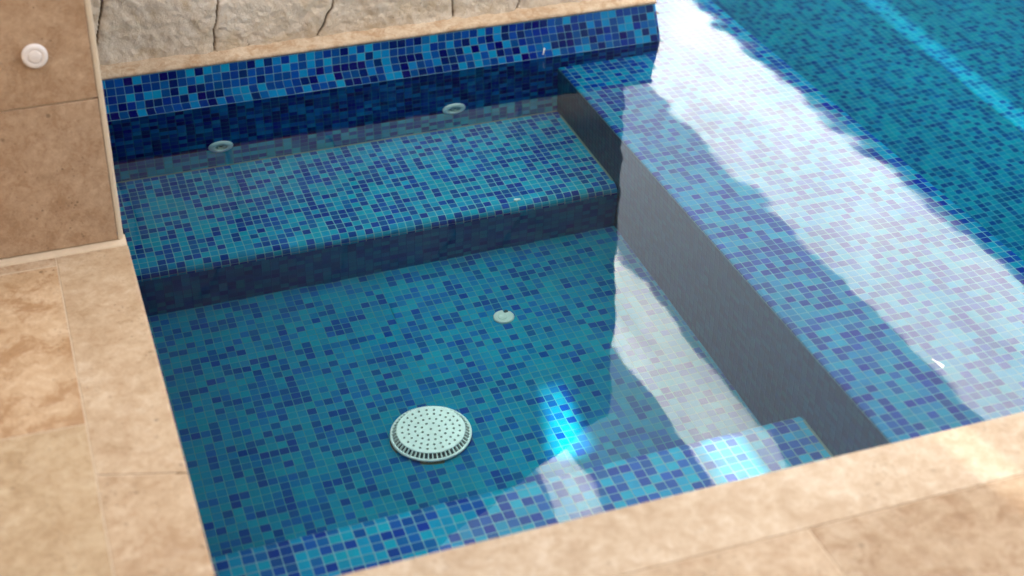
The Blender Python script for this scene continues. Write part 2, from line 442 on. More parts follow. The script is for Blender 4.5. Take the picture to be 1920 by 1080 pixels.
bm = bmesh.new()  # thin strip painted in for the meniscus highlight at the waterline
rows = [[], [], []]
for i in range(500):
    x = XL + (XW-.025-XL)*i/499
    a = max(0, noise.noise(Vector((x*6, 2, 5)))+.1)*.0014 + max(0, noise.noise(Vector((x*40, 2, 7))))*.0012 + .0002
    for k, (dy, z) in enumerate(((0, .0008), (-.0012, .0012+a*.5), (0, .0016+a))): rows[k].append(bm.verts.new((x, YB+dy, z)))
for k in range(2):
    for i in range(499): bm.faces.new((rows[k][i], rows[k][i+1], rows[k+1][i+1], rows[k+1][i]))
obj('waterline_glint', bm, simple('painted_glint', (.035, .13, .22), .35, .5, .5, 40), root)
bm = bmesh.new()  # white slivers painted on as a glint just above the waterline
for x0, z0, w_, h_ in ((1.386, .018, .0016, .014), (1.3885, .026, .0012, .006), (1.384, .012, .001, .005)):
    pts_ = [(x0-w_, z0), (x0+w_*.5, z0-h_*.2), (x0+w_, z0+h_*.6), (x0+w_*.3, z0+h_), (x0-w_*.6, z0+h_*.7)]
    fr_ = [bm.verts.new((x, YB-.0016, z)) for x, z in pts_]; bk_ = [bm.verts.new((x, YB+.001, z)) for x, z in pts_]
    bm.faces.new(fr_)
    for i in range(5): bm.faces.new((fr_[i], bk_[i], bk_[(i+1) % 5], fr_[(i+1) % 5]))
obj('wall_glint', bm, M_FLECK, root)
# ---------------------------------------------------------------- rough stone wall above
JOINTS = [
 [(.17,.19),(.178,.2),(.184,.228),(.21,.311),(.20,.43),(.194,.561),(.215,.629),(.242,.657)],
 [(.474,.10),(.475,.144),(.478,.19),(.487,.225),(.497,.273),(.475,.40),(.42,.509),(.39,.575),(.242,.657)],
 [(.745,.10),(.751,.144),(.772,.175),(.80,.232),(.825,.30),(.80,.42),(.774,.601)],
 [(.774,.601),(.706,.652),(.684,.732),(.62,.85)],
 [(1.129,.10),(1.131,.149),(1.132,.18),(1.11,.30),(1.10,.42),(1.123,.559)],
 [(1.318,.10),(1.318,.139),(1.323,.162),(1.33,.30),(1.345,.518),(1.276,.608),(1.258,.628),(1.206,.671)],
 [(.903,.713),(.913,.596),(1.037,.636),(1.123,.559)], [(.913,.596),(.774,.601),(.651,.538),(.475,.40)],
 [(1.258,.628),(1.354,.701),(1.36,.841),(1.355,.901),(1.33,1.02)], [(1.66,.81),(1.616,.765),(1.504,.654),(1.345,.518)],
 [(.903,.713),(.93,.86),(1.05,.95),(1.206,.90),(1.206,.671)], [(1.05,.95),(1.04,1.2),(.9,1.4)], [(1.33,1.02),(1.206,.90)], [(1.33,1.02),(1.5,1.12),(1.66,1.1)],
 [(.62,.85),(.93,.86)], [(.62,.85),(.45,.9),(.242,.657)], [(.45,.9),(.42,1.2),(.6,1.4),(.9,1.4),(.95,1.8)], [(.42,1.2),(.15,1.3)], [(.6,1.4),(.55,1.9)], [(1.33,1.02),(1.3,1.5)],
]
SEGS = [(Vector(a), Vector(b)) for J in JOINTS for a, b in zip(J[:-1], J[1:])]
def jdist(x, z):
    p = Vector((x, z)); best = 9
    for a, b in SEGS:
        if min(a.x, b.x)-.06 > x or max(a.x, b.x)+.06 < x or min(a.y, b.y)-.06 > z or max(a.y, b.y)+.06 < z: continue
        d = b-a; t_ = max(0, min(1, (p-a).dot(d)/d.length_squared)); best = min(best, (p-(a+d*t_)).length)
    return best
XE = 1.655
def wall_top(x):
    # outline of the sloping top, seen mirrored in the water
    P = [(-.3, 2.62), (.5, 2.13), (.999, 1.791), (1.194, 1.655), (1.387, 1.52), (1.56, 1.404), (1.655, 1.361), (1.7, 1.34)]
    for a, b in zip(P[:-1], P[1:]):
        if a[0] <= x <= b[0]:
            t_ = (x-a[0])/(b[0]-a[0]); return a[1]+t_*(b[1]-a[1]) + noise.noise(Vector((x*14, 3, 1)))*.012
    return P[-1][1]
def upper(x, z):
    # shade painted into the higher stone to dim its mirror image, ragged border
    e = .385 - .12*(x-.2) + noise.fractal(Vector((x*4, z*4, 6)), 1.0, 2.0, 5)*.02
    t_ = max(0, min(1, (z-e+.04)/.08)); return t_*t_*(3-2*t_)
bm = bmesh.new()
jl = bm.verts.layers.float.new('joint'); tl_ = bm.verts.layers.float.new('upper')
zs = []
z = .10
while z < .38: zs.append(z); z += .0030
while z < 2.70: zs.append(z); z += .0125
xs = []
x = -.05
while x < XE: xs.append(x); x += .0033
xs.append(XE)
grid = []
for z in zs:
    row = []
    for x in xs:
        e = noise.noise(Vector((z*14, 7.7, 2)))*.010 + noise.noise(Vector((z*45, 1.7, 2)))*.005
        zt = min(z, wall_top(x) - (0 if z < 2.69 else 0))
        wx = x + noise.noise(Vector((x*30, z*30, 5)))*.006; wz = zt + noise.noise(Vector((x*30, z*30, 9)))*.006
        d = jdist(wx, wz)
        wid = .0004 + .0018*max(0, noise.noise(Vector((x*9, z*9, 3)))+.35)
        g = max(0.0, 1 - max(0, d-wid)/.0019)
        face = noise.fractal(Vector((x*5, z*5, 0)), 1.0, 2.0, 6)*.006 + noise.fractal(Vector((x*32, z*32, 4)), .9, 2.1, 5)*.0035
        soft = math.exp(-(d/.011)**2)*.0025
        y = YB + .034 - face + soft + .010*g
        # stones bed into the ledge at the bottom
        xx = x if x < XE-1e-6 else XE + e
        if XE-.03 < x < XE-1e-6: xx = min(x, XE+e-.0005)
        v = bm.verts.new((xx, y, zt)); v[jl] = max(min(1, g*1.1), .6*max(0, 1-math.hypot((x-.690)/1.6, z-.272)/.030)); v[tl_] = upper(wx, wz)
        row.append(v)
    grid.append(row)
for i in range(len(zs)-1):
    for j in range(len(xs)-1):
        if zs[i] >= wall_top(xs[j])+.02 and zs[i] >= wall_top(xs[j+1])+.02: continue
        bm.faces.new((grid[i][j], grid[i][j+1], grid[i+1][j+1], grid[i+1][j]))
# return face at the right end and a back
for i in range(len(zs)-1):
    if zs[i] < wall_top(XE)+.02:
        a, b = grid[i][-1], grid[i+1][-1]
        c = bm.verts.new((b.co.x-.01, YB+.135, b.co.z)); d_ = bm.verts.new((a.co.x-.01, YB+.135, a.co.z))
        bm.faces.new((a, d_, c, b))
# sloping top surface
for j in range(len(xs)-1):
    a = (xs[j], YB+.03, wall_top(xs[j])-.001); b = (xs[j+1], YB+.03, wall_top(xs[j+1])-.001)
    vs = [bm.verts.new(p) for p in (a, b, (b[0], YB+.135, b[2]), (a[0], YB+.135, a[2]))]; bm.faces.new(vs)
vs = [bm.verts.new(p) for p in ((-.05, YB+.135, .1), (XE-.01, YB+.135, .1), (XE-.01, YB+.135, wall_top(XE)), (-.05, YB+.135, wall_top(-.05)))]; bm.faces.new(vs)
loose = [v for v in bm.verts if not v.link_faces]; bmesh.ops.delete(bm, geom=loose, context='VERTS')
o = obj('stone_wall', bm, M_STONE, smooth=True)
tag(o, 'rough beige limestone wall with dark irregular cracks standing above the blue mosaic', 'wall')

# ---------------------------------------------------------------- jets, floor fitting, drain
def make_jet(loc, label):
    t = empty('wall_jet', loc); tag(t, label, 'pool jet', 'white jets in the back wall')
    bm = bmesh.new(); lathe(bm, [(.0335, 0), (.0335, .003), (.032, .0055), (.026, .0085), (.0185, .0095), (.0168, .0080)], 56, loc, '-y')
    obj('flange', bm, M_PLASTIC, t, True)
    bm = bmesh.new(); lathe(bm, [(.0168, .0080), (.0158, .0010), (.0135, .0008), (.0120, .0050), (.0090, .0066), (.0066, .0060), (.0058, .001)], 40, loc, '-y')
    nz = obj('nozzle', bm, M_PLASTIC2, t, True)
    bm = bmesh.new(); lathe(bm, [(.0059, .0014), (0, .0010)], 24, loc, '-y')
    obj('outlet', bm, M_DARK, nz)
make_jet((.457, YB, -.262), 'round white jet low in the blue mosaic wall, nearer the travertine pillar')
make_jet((1.117, YB, -.256), 'round white jet in the blue mosaic wall, nearer the submerged dividing wall')

FX, FY = 1.012, 2.935
t = empty('floor_inlet', (FX, FY, ZF)); tag(t, 'small white inlet disc with a chipped notch on the spa floor', 'pool inlet')
bm = bmesh.new(); n = 56; R0 = .0265
def notch(a):   # a bite out of the rim at the far right
    d = (a - 1.05 + pi) % (2*pi) - pi
    return 1 - .42*max(0, 1-(abs(d)/.30)**4)
rings = []
for rr, h in ((1.0, 0), (1.0, .004), (.93, .0065), (.72, .0075)):
    rings.append([bm.verts.new((FX+R0*min(rr, notch(2*pi*i/n)*rr if rr > .6 else rr)*cos(2*pi*i/n), FY+R0*min(rr, notch(2*pi*i/n)*rr)*sin(2*pi*i/n), ZF+h)) for i in range(n)])
for a, b in zip(rings[:-1], rings[1:]):
    for i in range(n): bm.faces.new((a[i], a[(i+1) % n], b[(i+1) % n], b[i]))
bm.faces.new(rings[-1])
obj('disc', bm, M_PLASTIC2, t)
bm = bmesh.new(); lathe(bm, [(.0125, .0074), (.0125, .0100), (.0105, .0108), (.0085, .0085), (0, .0085)], 32, (FX-.003, FY-.002, ZF)); obj('nozzle', bm, M_PLASTIC2, t, True)
bm = bmesh.new(); lathe(bm, [(.0052, 0), (.0052, .0085), (.004, .0095), (0, .0095)], 16, (FX+.012, FY+.016, ZF+.001)); obj('screw', bm, M_DARK, t, True)

DXc, DYc = .712, 2.572
t = empty('main_drain', (DXc, DYc, ZF)); tag(t, 'round white perforated drain cover on the mosaic floor', 'drain')
RT, RF = .0785, .0925
zt = ZF + .033
holes = [(0, 0)]
for rr, k, ph in ((.0205, 8, .2), (.0355, 15, .1), (.0515, 22, .0), (.0655, 24, .12)):
    for i in range(k): holes.append((rr*cos(2*pi*i/k+ph), rr*sin(2*pi*i/k+ph)))
bm = bmesh.new()
def loop(cx, cy, r_, n_, z_):
    vs = [bm.verts.new((cx+r_*cos(2*pi*i/n_), cy+r_*sin(2*pi*i/n_), z_)) for i in range(n_)]
    return vs, [bm.edges.new((vs[i], vs[(i+1) % n_])) for i in range(n_)]
es = []
_, e = loop(DXc, DYc, RT-.003, 72, zt); es += e; outer = _
hl = []
for hx, hy in holes:
    v, e = loop(DXc+hx, DYc+hy, .0031, 10, zt); es += e; hl.append(v)
bmesh.ops.triangle_fill(bm, use_beauty=True, use_dissolve=False, edges=es)
# a fill may also cover the holes: drop faces whose centre lies in a hole
bad = []
for f in bm.faces:
    c = f.calc_center_median()
    if any((c.x-DXc-hx)**2 + (c.y-DYc-hy)**2 < .0029**2 for hx, hy in holes): bad.append(f)
bmesh.ops.delete(bm, geom=bad, context='FACES_ONLY')
for v in hl:   # walls of the holes
    w = [bm.verts.new((q.co.x, q.co.y, zt-.004)) for q in v]
    for i in range(len(v)): bm.faces.new((v[i], v[(i+1) % len(v)], w[(i+1) % len(v)], w[i]))
prev = outer
for r_, z_ in ((RT-.001, zt-.0008), (RT-.0002, zt-.002), (RT-.0004, zt-.004)):
    ring = [bm.verts.new((DXc+r_*cos(2*pi*i/72), DYc+r_*sin(2*pi*i/72), z_)) for i in range(72)]
    for i in range(72): bm.faces.new((prev[i], prev[(i+1) % 72], ring[(i+1) % 72], ring[i]))
    prev = ring
obj('cover_plate', bm, M_PLASTIC, t)
bm = bmesh.new(); lathe(bm, [(RT-.003, zt-.004-ZF), (RT+.0005, .020), (RF-.006, .0135)], 72, (DXc, DYc, ZF)); lathe(bm, [(0, .0265), (RT-.0045, .0265)], 72, (DXc, DYc, ZF))
obj('sump', bm, M_DARK, t)
bm = BM()
for i in range(52):
    a = 2*pi*i/52; r0, r1 = RT-.005, RF-.003
    w = .0015
    d = Vector((cos(a), sin(a), 0)); s_ = Vector((-sin(a), cos(a), 0)); c = Vector((DXc, DYc, 0))
    prof_ = [(r0, zt-.004), (RT+.001, zt-.005), (r1, ZF+.0175), (r1, ZF+.010), (r0, ZF+.010)]
    A = [bm.verts.new((*(c+d*r_-s_*w).xy, z_)) for r_, z_ in prof_]; B = [bm.verts.new((*(c+d*r_+s_*w).xy, z_)) for r_, z_ in prof_]
    for k in range(5): bm.faces.new((A[k], A[(k+1) % 5], B[(k+1) % 5], B[k]))
    bm.faces.new(A); bm.faces.new(B[::-1])
obj('rib_ring', bm, M_PLASTIC, t)
bm = bmesh.new(); lathe(bm, [(RF-.0065, .0125), (RF-.0055, .0165), (RF-.002, .0172), (RF, .0155), (RF, .010), (RF-.003, .0075), (RT-.02, .0075)], 72, (DXc, DYc, ZF))
obj('flange', bm, M_PLASTIC, t, True)
for a0, a1, r_ in ((3.0, 3.45, .0945), (4.15, 4.75, .0945), (5.6, 5.9, .090), (1.2, 1.5, .09)):
    bm = bmesh.new(); A = []
    for k in range(7):
        a = a0+(a1-a0)*k/6; A.append((cos(a), sin(a)))
    for z0, z1 in ((.0, .0085),):
        ri, ro = .070, r_
        bot = [bm.verts.new((DXc+x*r, DYc+y*r, ZF+z0)) for r in (ri, ro) for x, y in A]; top = [bm.verts.new((DXc+x*(r-(.002 if r > .08 else 0)), DYc+y*(r-(.002 if r > .08 else 0)), ZF+z1)) for r in (ri, ro) for x, y in A]
        for k in range(6):
            bm.faces.new((top[k], top[k+1], top[k+8], top[k+7])); bm.faces.new((bot[7+k], bot[8+k], top[8+k], top[7+k]))
        bm.faces.new((bot[0], bot[7], top[7], top[0])); bm.faces.new((bot[6], bot[13], top[13], top[6]))
    obj('foot_clip', bm, M_RUST, t)

# ---------------------------------------------------------------- travertine pillar with a push button
root = empty('travertine_pillar', (-.4, 3.2, ZC)); tag(root, 'shade-browned travertine clad pillar with a white round button at the left edge', 'pillar')
PY = 2.83
def slab(bm, poly, z0, z1, bev, tint, mi=0):
    tl = bm.loops.layers.float_color.get('tint') or bm.loops.layers.float_color.new('tint')
    old = set(bm.faces)
    lo = [bm.verts.new((x, y, z0)) for x, y in poly]; hi = [bm.verts.new((x, y, z1)) for x, y in poly]
    n_ = len(poly); fs = [bm.faces.new(hi)]
    for i in range(n_): fs.append(bm.faces.new((lo[i], lo[(i+1) % n_], hi[(i+1) % n_], hi[i])))
    bmesh.ops.recalc_face_normals(bm, faces=fs)
    if bev:
        lip = [e for e in fs[0].edges if all(abs(v.co.x-XL) < .002 and v.co.y > YN-.2 for v in e.verts) or all(abs(v.co.y-YN) < .002 for v in e.verts)]
        if lip:
            res = bmesh.ops.bevel(bm, geom=lip, offset=.006, segments=4, profile=.5, affect='EDGES', clamp_overlap=True)
            fs = list(set([f for f in fs if f.is_valid] + [f for f in res['faces'] if f.is_valid]))
        up = max((f for f in fs if f.is_valid), key=lambda f: f.calc_area())
        ed = [e for e in up.edges if e.calc_length() > .02 and not (lip and (all(abs(v.co.x-XL) < .02 and v.co.y > YN-.2 for v in e.verts) or all(abs(v.co.y-YN) < .02 for v in e.verts)))]
        res = bmesh.ops.bevel(bm, geom=ed, offset=bev, segments=3, profile=.5, affect='EDGES', clamp_overlap=True)
        fs = list(set([f for f in fs if f.is_valid] + [f for f in res['faces'] if f.is_valid]))
    for f in set(bm.faces) - old:
        f.material_index = mi
        for lp in f.loops: lp[tl] = (*tint, 1) if len(tint) == 3 else tint
def vslab(bm, x0, x1, z0, z1, tint, topx=0.0):
    """tile on the front face of the pillar (faces -y)"""
    tl = bm.loops.layers.float_color.get('tint') or bm.loops.layers.float_color.new('tint')
    old = set(bm.faces)
    P = [(x0, z0), (x1, z0), (x1+topx, z1), (x0, z1)]
    fr_ = [bm.verts.new((x, PY, z)) for x, z in P]; bk = [bm.verts.new((x, PY+.02, z)) for x, z in P]
    fs = [bm.faces.new(fr_)]
    for i in range(4): fs.append(bm.faces.new((fr_[i], bk[i], bk[(i+1) % 4], fr_[(i+1) % 4])))
    bmesh.ops.recalc_face_normals(bm, faces=fs)
    res = bmesh.ops.bevel(bm, geom=list(fs[0].edges), offset=.0015, segments=2, profile=.5, affect='EDGES')
    bm.faces.ensure_lookup_table()
    for f in set(bm.faces) - old:
        for lp in f.loops: lp[tl] = (*tint, 1) if len(tint) == 3 else tint
PTOP = .785
bm = bmesh.new()
xr0, lean = .117, .0105/.54
zz = [ZC+.006, .4535, PTOP]
for i in range(2):
    z0, z1 = zz[i]+.0015, zz[i+1]-.0015
    xr = xr0+lean*(z0-ZC); dx = lean*(z1-z0)
    tint = [(1.14, 1.10, 1.07, .7), (1.18, 1.13, 1.08, .7), (1, 1, 1), (.95, .95, .95), (1, .98, .96)][i]
    vslab(bm, -.545, xr, z0, z1, tint, dx)
    vslab(bm, -1.0, -.548, z0, z1, (.98, .97, .95), 0)
bm2 = bm
tl = bm.loops.layers.float_color.get('tint')
for (ya, yb) in ((PY+.033, 3.24), (3.243, 3.655)):
    for i in range(2):
        z0, z1 = zz[i]+.0015, zz[i+1]-.0015
        xa, xb = xr0+lean*(z0-ZC)+.0120, xr0+lean*(z1-ZC)+.0120
        fr_ = [bm.verts.new(p) for p in ((xa, ya, z0), (xa, yb, z0), (xb, yb, z1), (xb, ya, z1))]
        bk = [bm.verts.new((v.co.x-.014, v.co.y, v.co.z)) for v in fr_]
        new = [bm.faces.new(fr_)] + [bm.faces.new((fr_[k], bk[k], bk[(k+1) % 4], fr_[(k+1) % 4])) for k in range(4)]
        for f in new:
            for lp in f.loops: lp[tl] = (1.05+.07*i, 1.0+.07*i, .97+.07*i, 1)
obj('stone_facing', bm2, M_TRAVW, root)
bm = bmesh.new()
slab(bm, [(-1.01, PY-.006), (xr0+lean*.67+.018, PY-.006), (xr0+lean*.67+.018, 3.66), (-1.01, 3.66)], PTOP+.005, PTOP+.03, .004, (1.1, 1.06, 1.03))
obj('cap_slab', bm, M_TRAVW, root)
# rounded corner up the right edge, its caught light painted as a pale tone
bm = bmesh.new()
zl = [ZC+.004 + (PTOP-ZC)*i/40 for i in range(41)]
rows = []
for z in zl:
    xr = xr0+lean*(z-ZC)+.001
    row = []
    for k in range(9):
        a = k/8*pi/2
        row.append(bm.verts.new((xr + .0118*sin(a) + noise.noise(Vector((z*30, k*.3, 2)))*.0004, PY+.0005+.0115-.0115*cos(a), z)))
    row.append(bm.verts.new((xr+.0118, PY+.032, z)))
    rows.append(row)
for a, b in zip(rows[:-1], rows[1:]):
    for k in range(9): bm.faces.new((a[k], a[k+1], b[k+1], b[k]))
obj('corner_trim', bm, M_GROUT, root, True)
bm = BM(); box(bm, (-1.0, PY+.004, .06), (xr0-.004, PY+.84, PTOP+.004)); obj('core', bm, M_GROUT, root)
bm = BM()
n = 60
prof = [(PY-.019, ZC-.02), (PY-.019, ZC+.001), (PY-.014, ZC+.0035), (PY-.004, ZC+.0055), (PY+.02, ZC+.006)]
rows = [[bm.verts.new((-1.0+(XL-.002+1.0)*i/n, y + noise.noise(Vector((i*.9, y*50, 1)))*.0015, z + (noise.noise(Vector((i*.7, z*90, 4)))*.0008 if k else 0))) for i in range(n+1)] for k, (y, z) in enumerate(prof)]
for a, b in zip(rows[:-1], rows[1:]):
    for i in range(n): bm.faces.new((a[i], a[i+1], b[i+1], b[i]))
rr = [rw[-1] for rw in rows]
bm.faces.new(rr + [bm.verts.new((XL-.002, PY+.02, ZC-.02))])
obj('foot_joint', bm, M_GROUT, root, True)
t = empty('push_button', (.0195, PY, .5605)); tag(t, 'round white push button on the travertine pillar', 'button')
bm = bmesh.new(); lathe(bm, [(.0245, 0), (.0245, .005), (.0235, .0075), (.0205, .0086), (.0150, .0088), (.0135, .0082)], 56, (.0195, PY, .5605), '-y'); obj('bezel', bm, M_METAL, t, True)
bm = bmesh.new(); lathe(bm, [(.0133, .0080), (.0130, .0090), (.0105, .0096), (0, .0098)], 40, (.0195, PY, .5605), '-y'); obj('cap', bm, M_METAL, t, True)

# ---------------------------------------------------------------- paving and coping
bm = bmesh.new()
G = .003
slab(bm, [(-.012, 2.817), (-.012, 2.0725), (XL, 2.0275), (XL, 2.815)][::-1], ZC-.035, ZC, .0012, (.84, .81, .765, .45))
slab(bm, [(-.012, 2.0675), (-.012, YN-.147), (XL, YN-.147), (XL, 2.0235)][::-1], ZC-.035, ZC, .0012, (.82, .775, .715, .7))
# near coping (continues to the right along the main pool)
x = XL+.003
for i, w in enumerate((1.50, .62, .61, .6, .62, .6, .6, .6)):
    slab(bm, [(x, YN-.147), (x+w-.003, YN-.147), (x+w-.003, YN), (x, YN)], ZC-.035, ZC, .0012, [(.83, .835, .84, .35), (1.0, .98, .96), (.95, .93, .9), (.92, .9, .88)][i % 4]); x += w
obj('coping', bm, M_TRAV); tag(bpy.data.objects['coping'], 'pale travertine coping slabs along the basin edge', 'coping', kind='structure')
bm = bmesh.new()
T_ = ZC-.0006
tiles = [([(-.6, 2.785), (-.0145, 2.782), (-.0145, 2.815), (-.6, 2.818)], (.84, .79, .74)),
         ([(-.6, 2.237), (-.0145, 2.222), (-.0145, 2.778), (-.6, 2.779)], (.86, .77, .66, 1.0)),
         ([(-.6, 1.56), (-.0145, 1.56), (-.0145, 2.220), (-.6, 2.233)], (.76, .715, .61, .35)),
         ([(-.6, 1.0), (.20, 1.0), (.20, 1.5555), (-.6, 1.5555)], (.78, .74, .66, .5)),
         ([(.204, 1.0), (1.050, 1.0), (1.052, 1.5555), (.202, 1.5555)], (.80, .775, .745, .5)),
         ([(1.054, 1.0), (1.66, 1.0), (1.66, 1.5555), (1.054, 1.5555)], (.66, .61, .55, 1.0)),
         ([(1.664, 1.0), (2.3, 1.0), (2.3, 1.553), (1.664, 1.553)], (1.0, .97, .95))]
for poly, tint in tiles: slab(bm, poly, ZC-.03, T_, .0012, tint)
rnd = random.Random(3)
for iy in range(8):
    for ix in range(10):
        x0, y0 = -3.2+ix*.606 + (.3 if iy % 2 else 0), .394-iy*.606
        k = rnd.uniform(.85, 1.1); slab(bm, [(x0, y0), (x0+.602, y0), (x0+.602, y0+.602), (x0, y0+.602)], ZC-.03, T_, .0012, (k, k*.97, k*.93))
for ix in range(6):
    for iy in range(5):
        x1, y0 = -.603-ix*.606, .998+iy*.606 - (.3 if ix % 2 else 0)
        k = rnd.uniform(.78, 1.0); slab(bm, [(x1-.603, y0), (x1, y0), (x1, y0+.603), (x1-.603, y0+.603)], ZC-.03, T_, .0012, (k, k*.95, k*.88))
obj('paving', bm, M_TRAV); tag(bpy.data.objects['paving'], 'warm beige travertine paving around the basin', 'paving', kind='structure')
bm = BM()
gz = ZC-.0016
for (a, b) in (((-6, -8), (7, YN-.004)), ((-6, YN-.004), (XL-.02, 3.68)), ):
    quad(bm, [(a[0], a[1], gz), (b[0], a[1], gz), (b[0], b[1], gz), (a[0], b[1], gz)])
# fillet of mortar at the foot of the pillar
obj('paving_bed', bm, M_GROUT); tag(bpy.data.objects['paving_bed'], 'beige mortar joints between the paving stones', 'paving bed', kind='structure')
# ground all around, with the pool cut out
bm = BM()
gz = .085
for x0, y0, x1, y1 in ((-150, -150, 150, 1.71), (-150, 1.71, .10, YB), (-150, YB, 1.74, 150), (6.0, 1.71, 150, 150), (1.74, 8.0, 6.0, 150)):
    quad(bm, [(x0, y0, gz), (x1, y0, gz), (x1, y1, gz), (x0, y1, gz)])
obj('ground', bm, M_GROUND); tag(bpy.data.objects['ground'], 'bare garden ground beyond the pool', 'ground', kind='structure')
# main pool shell
bm = BM()
quad(bm, [(DX1-.05, 1.7, ZP), (6.0, 1.7, ZP), (6.0, 8.0, ZP), (DX1-.05, 8.0, ZP)], [(2, 1.7), (6.0, 1.7), (6.0, 8.0), (2, 8.0)])
o = tag(obj('pool_floor', bm, M_POOL), 'teal mosaic floor of the deeper main pool', 'floor', kind='structure'); receivers.append(o)
bm = BM()
quad(bm, [(6.0, 1.7, ZP), (6.0, 8.0, ZP), (6.0, 8.0, .09), (6.0, 1.7, .09)]); quad(bm, [(1.74, 8.0, ZP), (6.0, 8.0, ZP), (6.0, 8.0, .09), (1.74, 8.0, .09)])
for f_ in bm.faces: f_.normal_update()
box_uv(bm, bm.faces)
o = tag(obj('pool_side_wall', bm, M_WALLU), 'mosaic sides of the main pool', 'pool wall', kind='structure'); receivers.append(o)

# ---------------------------------------------------------------- water
def ripple(x, y):
    h = 0
    for (s_, a, sx, sy, o_) in ((5.5, 1.5e-4, 1.0, .75, 0), (11.0, 1.7e-4, 1.0, .9, 5), (25.0, 5.0e-5, 1.1, .9, 9), (50.0, 1.0e-5, 1.0, 1.0, 13)):
        h += a*noise.noise(Vector((x*s_*sx, y*s_*sy, o_)))
    return h
bm = bmesh.new()
xs = [.1365]
while xs[-1] < 3.6: xs.append(xs[-1]+.0135)
while xs[-1] < 6.0: xs.append(xs[-1]+.05)
xs[-1] = 6.01
ys = [1.712]
while ys[-1] < 3.63: ys.append(ys[-1]+.0135)
ys += [3.643, 3.652, 3.657, 3.660, 3.662, 3.6635, 3.6645, 3.6655, 3.667, 3.675]
while ys[-1] < 5.2: ys.append(ys[-1]+.0135)
while ys[-1] < 8.0: ys.append(ys[-1]+.05)
ys[-1] = 8.01
g = []
for y in ys:
    row = []
    for x in xs:
        z = ripple(x, y)
        if x < XW and y < YB+.002: z += .0016*math.exp(-max(0, YB-y)/.0022)
        row.append(bm.verts.new((x, y, z)))
    g.append(row)
for i in range(len(ys)-1):
    for j in range(len(xs)-1):
        if xs[j] < XW-.03 and ys[i] > YB+.005: continue
        bm.faces.new((g[i][j], g[i][j+1], g[i+1][j+1], g[i+1][j]))
loose = [v for v in bm.verts if not v.link_faces]; bmesh.ops.delete(bm, geom=loose, context='VERTS')
water = obj('water', bm, M_WATER, smooth=True, fixn=False); tag(water, 'clear still pool water reflecting the stone wall and pale bands overhead', 'water', kind='structure')

# small floating and sunken bits
def flake(name, loc, pts, label, cat, th=.0008):
    bm = bmesh.new(); lo = [bm.verts.new((loc[0]+x, loc[1]+y, loc[2])) for x, y in pts]; hi = [bm.verts.new((loc[0]+x*.9, loc[1]+y*.9, loc[2]+th)) for x, y in pts]
    bm.faces.new(hi); bm.faces.new(lo[::-1]); n_ = len(pts)
    for i in range(n_): bm.faces.new((lo[i], lo[(i+1) % n_], hi[(i+1) % n_], hi[i]))
    o = obj(name, bm, M_FLECK); tag(o, label, cat); return o
flake('fleck', (1.614, 2.016, .0004), [(-.006, .017), (-.0035, .018), (-.002, .012), (.003, .000), (.0065, -.012), (.004, -.014), (.001, -.006), (.0018, -.016), (-.0015, -.0165), (-.003, -.004), (-.003, .006)], 'tiny white petal floating on the water above the dividing wall', 'fleck', .0012)  # small white sliver floating on the surface
flake('tile_chip', (1.154, 3.237, ZB+.0006), [(-.009, -.002), (-.004, -.006), (.003, -.004), (.009, -.005), (.0095, .002), (.003, .004), (-.003, .006), (-.008, .004)], 'small white chip lying on the front edge of the back bench', 'chip', .002)

# ---------------------------------------------------------------- what the water mirrors and what shades the basin
# pergola behind the wall: three sheer white strips, beams, a dark timber roof over the main pool
PZ = 2.4
root = empty('pergola', (5.0, 7.0, .085)); tag(root, 'timber pergola with white fabric strips mirrored in the water', 'pergola')
def strip(x0, x1, y0, y1, sag, amp, mat):
    bm = bmesh.new(); nx, ny = 10, 300
    rows = []
    for j in range(ny+1):
        y = y0+(y1-y0)*j/ny; row = []
        for i in range(nx+1):
            u = i/nx
            e0 = noise.noise(Vector((y*2.6, x0*3, 1)))*amp + noise.noise(Vector((y*9, x0*3, 4)))*amp*.35
            e1 = noise.noise(Vector((y*2.6, x1*3, 2)))*amp + noise.noise(Vector((y*9, x1*3, 7)))*amp*.35
            x = x0+e0 + (x1+e1-x0-e0)*u
            z = PZ + sag*noise.noise(Vector((x*2.5, y*1.6, 3))) + .02*noise.noise(Vector((x*8, y*2.2, 6)))
            row.append(bm.verts.new((x, y, z)))
        rows.append(row)
    for a, b in zip(rows[:-1], rows[1:]):
        for i in range(nx): bm.faces.new((a[i], a[i+1], b[i+1], b[i]))
    return obj('fabric_strip', bm, mat, root, True)
strip(3.78, 4.62, 3.2, 12.0, .05, .03, M_FABRIC2)
strip(2.43, 2.79, 3.2, 12.0, .04, .03, M_FABRIC)
strip(1.745, 1.945, 3.2, 12.0, .03, .015, M_FABRIC)
bm = BM()
yy = 3.0
for i in range(62):
    box(bm, (4.66, yy, PZ-.02), (9.5, yy+.135, PZ+.02)); yy += .15
obj('roof_boards', bm, M_TIMBER, root)
for y0 in (12.0,):
    bm = BM(); box(bm, (1.2, y0, PZ-.09), (9.5, y0+.09, PZ+.05)); obj('beam', bm, M_TIMBER, root)
bm = BM(); box(bm, (1.6, 3.05, PZ-.09), (9.5, 3.14, PZ-.025)); obj('beam', bm, M_TIMBER, root)
for (px, py) in ((1.3, 12.0), (9.4, 12.0), (9.4, 3.05), (6.2, 3.05)):
    bm = BM(); box(bm, (px, py, .085), (px+.09, py+.09, PZ-.09)); obj('post', bm, M_TIMBER, root)

